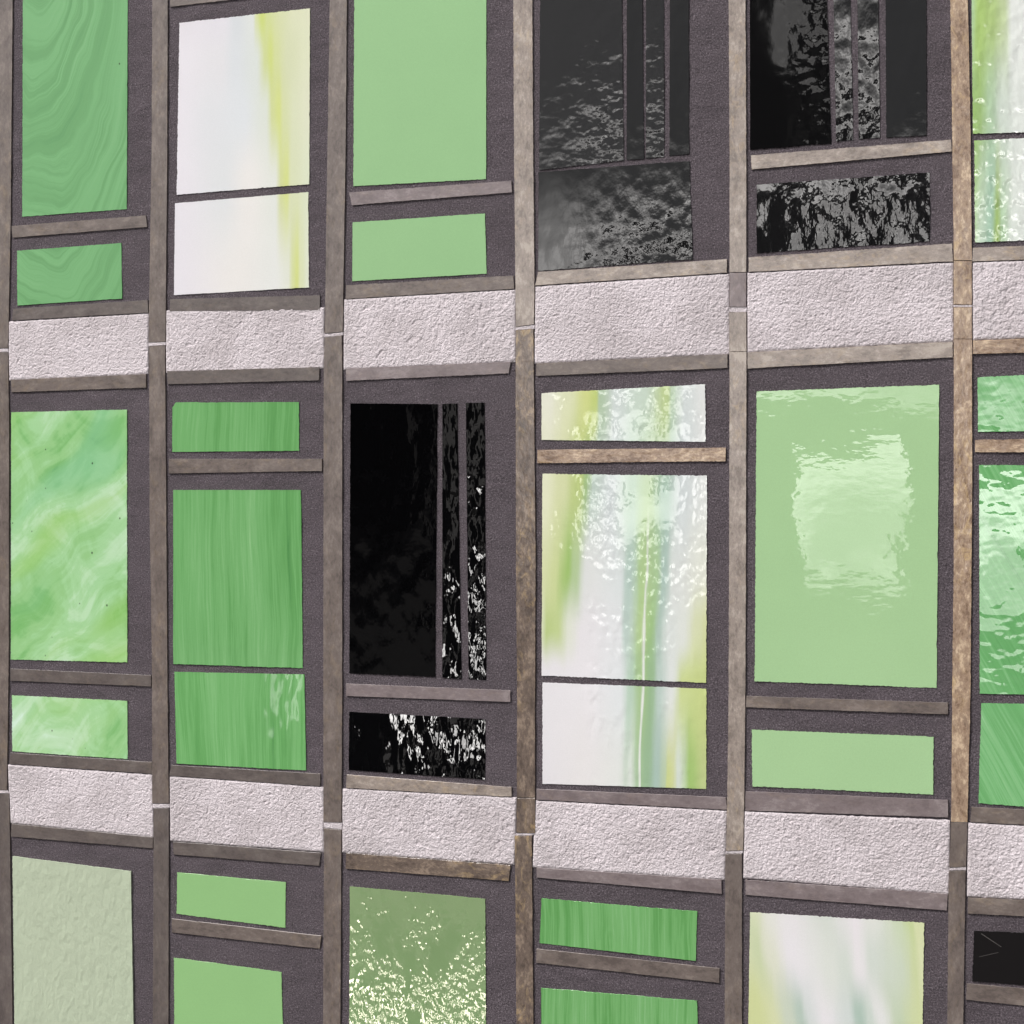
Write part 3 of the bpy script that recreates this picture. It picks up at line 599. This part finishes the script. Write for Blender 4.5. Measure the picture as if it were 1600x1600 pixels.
upright([(1482.8, 1360.3), (1480.3, 1600), (1479, BOT)], [(1509, 1359.8), (1505.5, 1600), (1503, BOT)], 'brown', 'brown upright strip between milky white and dull black panes')

# ------------------------------------------------------------------ plaster
def plaster(q, label, joint=None, seed=0.0):
    """rough trowelled plaster: a fine grid over the quadrilateral (TL, TR, BR, BL) with real relief"""
    tl, tr, br, bl = [Vector(at(*p)) for p in q]
    W_ = (tr - tl).length; H_ = (bl - tl).length
    nu = int(W_ / .00105); nv = int(H_ / .00105)
    V = []
    for j in range(nv + 1):
        v = j / nv
        for i in range(nu + 1):
            u = i / nu
            p = (tl * (1 - u) + tr * u) * (1 - v) + (bl * (1 - u) + br * u) * v
            e = min(u * W_, (1 - u) * W_, v * H_, (1 - v) * H_)
            if e < .0007:
                k = .0007
                sgnx = (-1 if i == 0 else (1 if i == nu else 0)); sgnz = (1 if j == 0 else (-1 if j == nv else 0))
                p = p + Vector((sgnx * k * .5 * mnoise.noise((p.x * 160, p.y * 160, seed)), sgnz * k * 1.6 * mnoise.noise((p.x * 140, p.y * 140, seed + 9))))
            a = mnoise.noise((p.x * 300, p.y * 300, seed)); b = mnoise.noise((p.x * 170, p.y * 170, seed + 3)); c_ = mnoise.noise((p.x * 16, p.y * 16, 2))
            d = .0019 + .0005 * a + .0005 * b + .0006 * c_
            d -= .0006 * max(0, mnoise.noise((p.x * 150, p.y * 150, seed + 20)) - .25) * 4
            d = d * min(1, .35 + e / .004)
            V.append((p.x, -max(d, .0006), p.y))
    n1 = nu + 1
    Fc = [(j * n1 + i, (j + 1) * n1 + i, (j + 1) * n1 + i + 1, j * n1 + i + 1) for j in range(nv) for i in range(nu)]
    ring = list(range(n1)) + [j * n1 + nu for j in range(1, nv + 1)] + [nv * n1 + i for i in range(nu - 1, -1, -1)] + [j * n1 for j in range(nv - 1, 0, -1)]
    base = len(V)
    for r in ring: V.append((V[r][0], .003, V[r][2]))
    for k in range(len(ring)):
        k2 = (k + 1) % len(ring); Fc.append((ring[k], ring[k2], base + k2, base + k))
    cxm = (tl.x + tr.x) / 2
    o = link('plaster_panel', V, Fc, M['plaster'], (cxm, 0, min(bl.y, br.y)), smooth=True)
    tag(o, label, 'plaster panel', 'rough pinkish white plaster panels')
    if joint:
        slab('mortar_joint', joint, M['plaster'], front=.0018, bev=.0004, jag=.0003, parent=o)
    return o
PL = [
 ([(13.5, 502.6), (233, 489.8), (232.3, 584.5), (14.5, 595)], [(233.2, 535.5), (260, 534.5), (260, 539.3), (233.2, 541)], 'upper row plaster panel under the small swirled green pane'),
 ([(259.5, 485.3), (507.5, 480), (506.8, 576), (260, 583)], [(507.7, 521.8), (537.8, 519.2), (536.8, 524), (507.7, 527.4)], 'upper row plaster panel under the lime-streaked white panes'),
 ([(537.5, 468), (806, 452.3), (806.2, 566), (537.3, 578)], [(806.2, 511.5), (836, 507.4), (836, 513.6), (806.2, 516.2)], 'upper row plaster panel just above the jet black panes'),
 ([(836.4, 447.8), (1140, 427.5), (1139.5, 553.5), (835.6, 568.5)], [(1140.1, 480.3), (1167.3, 480.3), (1167.3, 487.5), (1140, 488)], 'upper row plaster panel under the greyish black panes, fourth column'),
 ([(1167.7, 426.5), (1489.9, 410.3), (1489.9, 533.8), (1167.9, 551)], [(1490, 476.7), (1519.4, 476.7), (1519.4, 480), (1490, 480.2)], 'upper row plaster panel under the low silvery black pane'),
 ([(1519.6, 410), (RE, 400.5), (RE, 521), (1519.8, 531.5)], None, 'upper row plaster panel at the right edge of the photo'),
 ([(12.6, 1194.3), (238.9, 1210.2), (240.6, 1308.5), (17, 1286)], [(239.5, 1255.8), (265.8, 1255.8), (265.8, 1261.6), (240.5, 1262.5)], 'lower row plaster panel just above the sage pane'),
 ([(265.4, 1212.5), (506.1, 1229.5), (506.8, 1331.5), (266.5, 1313.8)], [(506.6, 1284.8), (535.2, 1285.3), (535.2, 1296), (507.2, 1293)], 'lower row plaster panel below the grained pane with wavy gleam'),
 ([(535.2, 1231.6), (807.6, 1246), (804.2, 1351.3), (534.8, 1332)], [(807, 1301.6), (837.4, 1302.3), (832.5, 1305), (805, 1305)], 'lower row plaster panel with a dark pit, above the olive pane'),
 ([(837.3, 1250.5), (1136, 1266.5), (1133, 1375.2), (832.2, 1354.6)], [(1135, 1329.6), (1162, 1328.6), (1160.5, 1333), (1134, 1333.5)], 'lower row plaster panel below the streaky white panes'),
 ([(1163.2, 1267.6), (1484.8, 1281.2), (1483, 1397.4), (1161.5, 1372)], [(1483.7, 1355.6), (1510.2, 1354.2), (1509.6, 1359.2), (1483, 1359.8)], 'lower row plaster panel between two broad mauve crossbars'),
 ([(1512.2, 1285.2), (RE, 1302), (RE, 1415), (1511, 1401.2)], None, 'lower row plaster panel at the right edge of the photo'),
]
for i, (q, j, lab) in enumerate(PL): plaster(q, lab, j, i * 3.7)
# plaster joints at the left edge belong to the panels beside them
for o in [x for x in C.objects if x.get('label') in (PL[0][2], PL[6][2])]:
    if o['label'] == PL[0][2]: slab('mortar_joint', [(-10, 545), (13.7, 544.6), (13.7, 550.2), (-10, 550)], M['plaster'], front=.0018, bev=.0004, jag=.0003, parent=o)
    else: slab('mortar_joint', [(-11, 1234.7), (12.8, 1234.7), (15, 1239), (-9, 1239.4)], M['plaster'], front=.0018, bev=.0004, jag=.0003, parent=o)

# ------------------------------------------------------------------ paving, and an added arcade mirrored in the glass
g = link('pavement', [(-60, -60, 0), (60, -60, 0), (60, 20, 0), (-60, 20, 0)], [(0, 1, 2, 3)], simple('grey_paving', (.12, .115, .11), .85, 3))
tag(g, kind='structure')

def boxes(name, bl, mat, loc, parent=None):
    V, Fc = [], []
    for (x0, x1, y0, y1, z0, z1) in bl:
        b = len(V); V += [(x, y, z) for z in (z0, z1) for x, y in ((x0, y0), (x1, y0), (x1, y1), (x0, y1))]
        Fc += [(b, b + 3, b + 2, b + 1), (b + 4, b + 5, b + 6, b + 7)] + [(b + i, b + (i + 1) % 4, b + 4 + (i + 1) % 4, b + 4 + i) for i in range(4)]
    return link(name, V, Fc, mat, loc, parent)
dk = simple('arcade_dark', (.02, .02, .022), .7, 2)
# low dark arcade added across the street; its bays shape the glass reflections
opp = bpy.data.objects.new('added_arcade', None); opp.location = (-8, -16, 0); C.objects.link(opp)
tag(opp, 'added low dark arcade with open bays, out of view, shaping reflections in the glass', 'added_arcade')
piers = [(-26, -7.6), (-6.5, -5.5), (-3.9, -2.75), (-1.35, 1.5), (2.6, 9)]
for a_, b_ in piers: boxes('added_pier', [(a_, b_, -17, -16, 0, 3.3)], dk, ((a_ + b_) / 2, -16, 0), opp)
boxes('added_roof', [(-26.2, 9.2, -17.3, -15.8, 3.3, 3.7)], dk, (-8, -16, 3.3), opp)
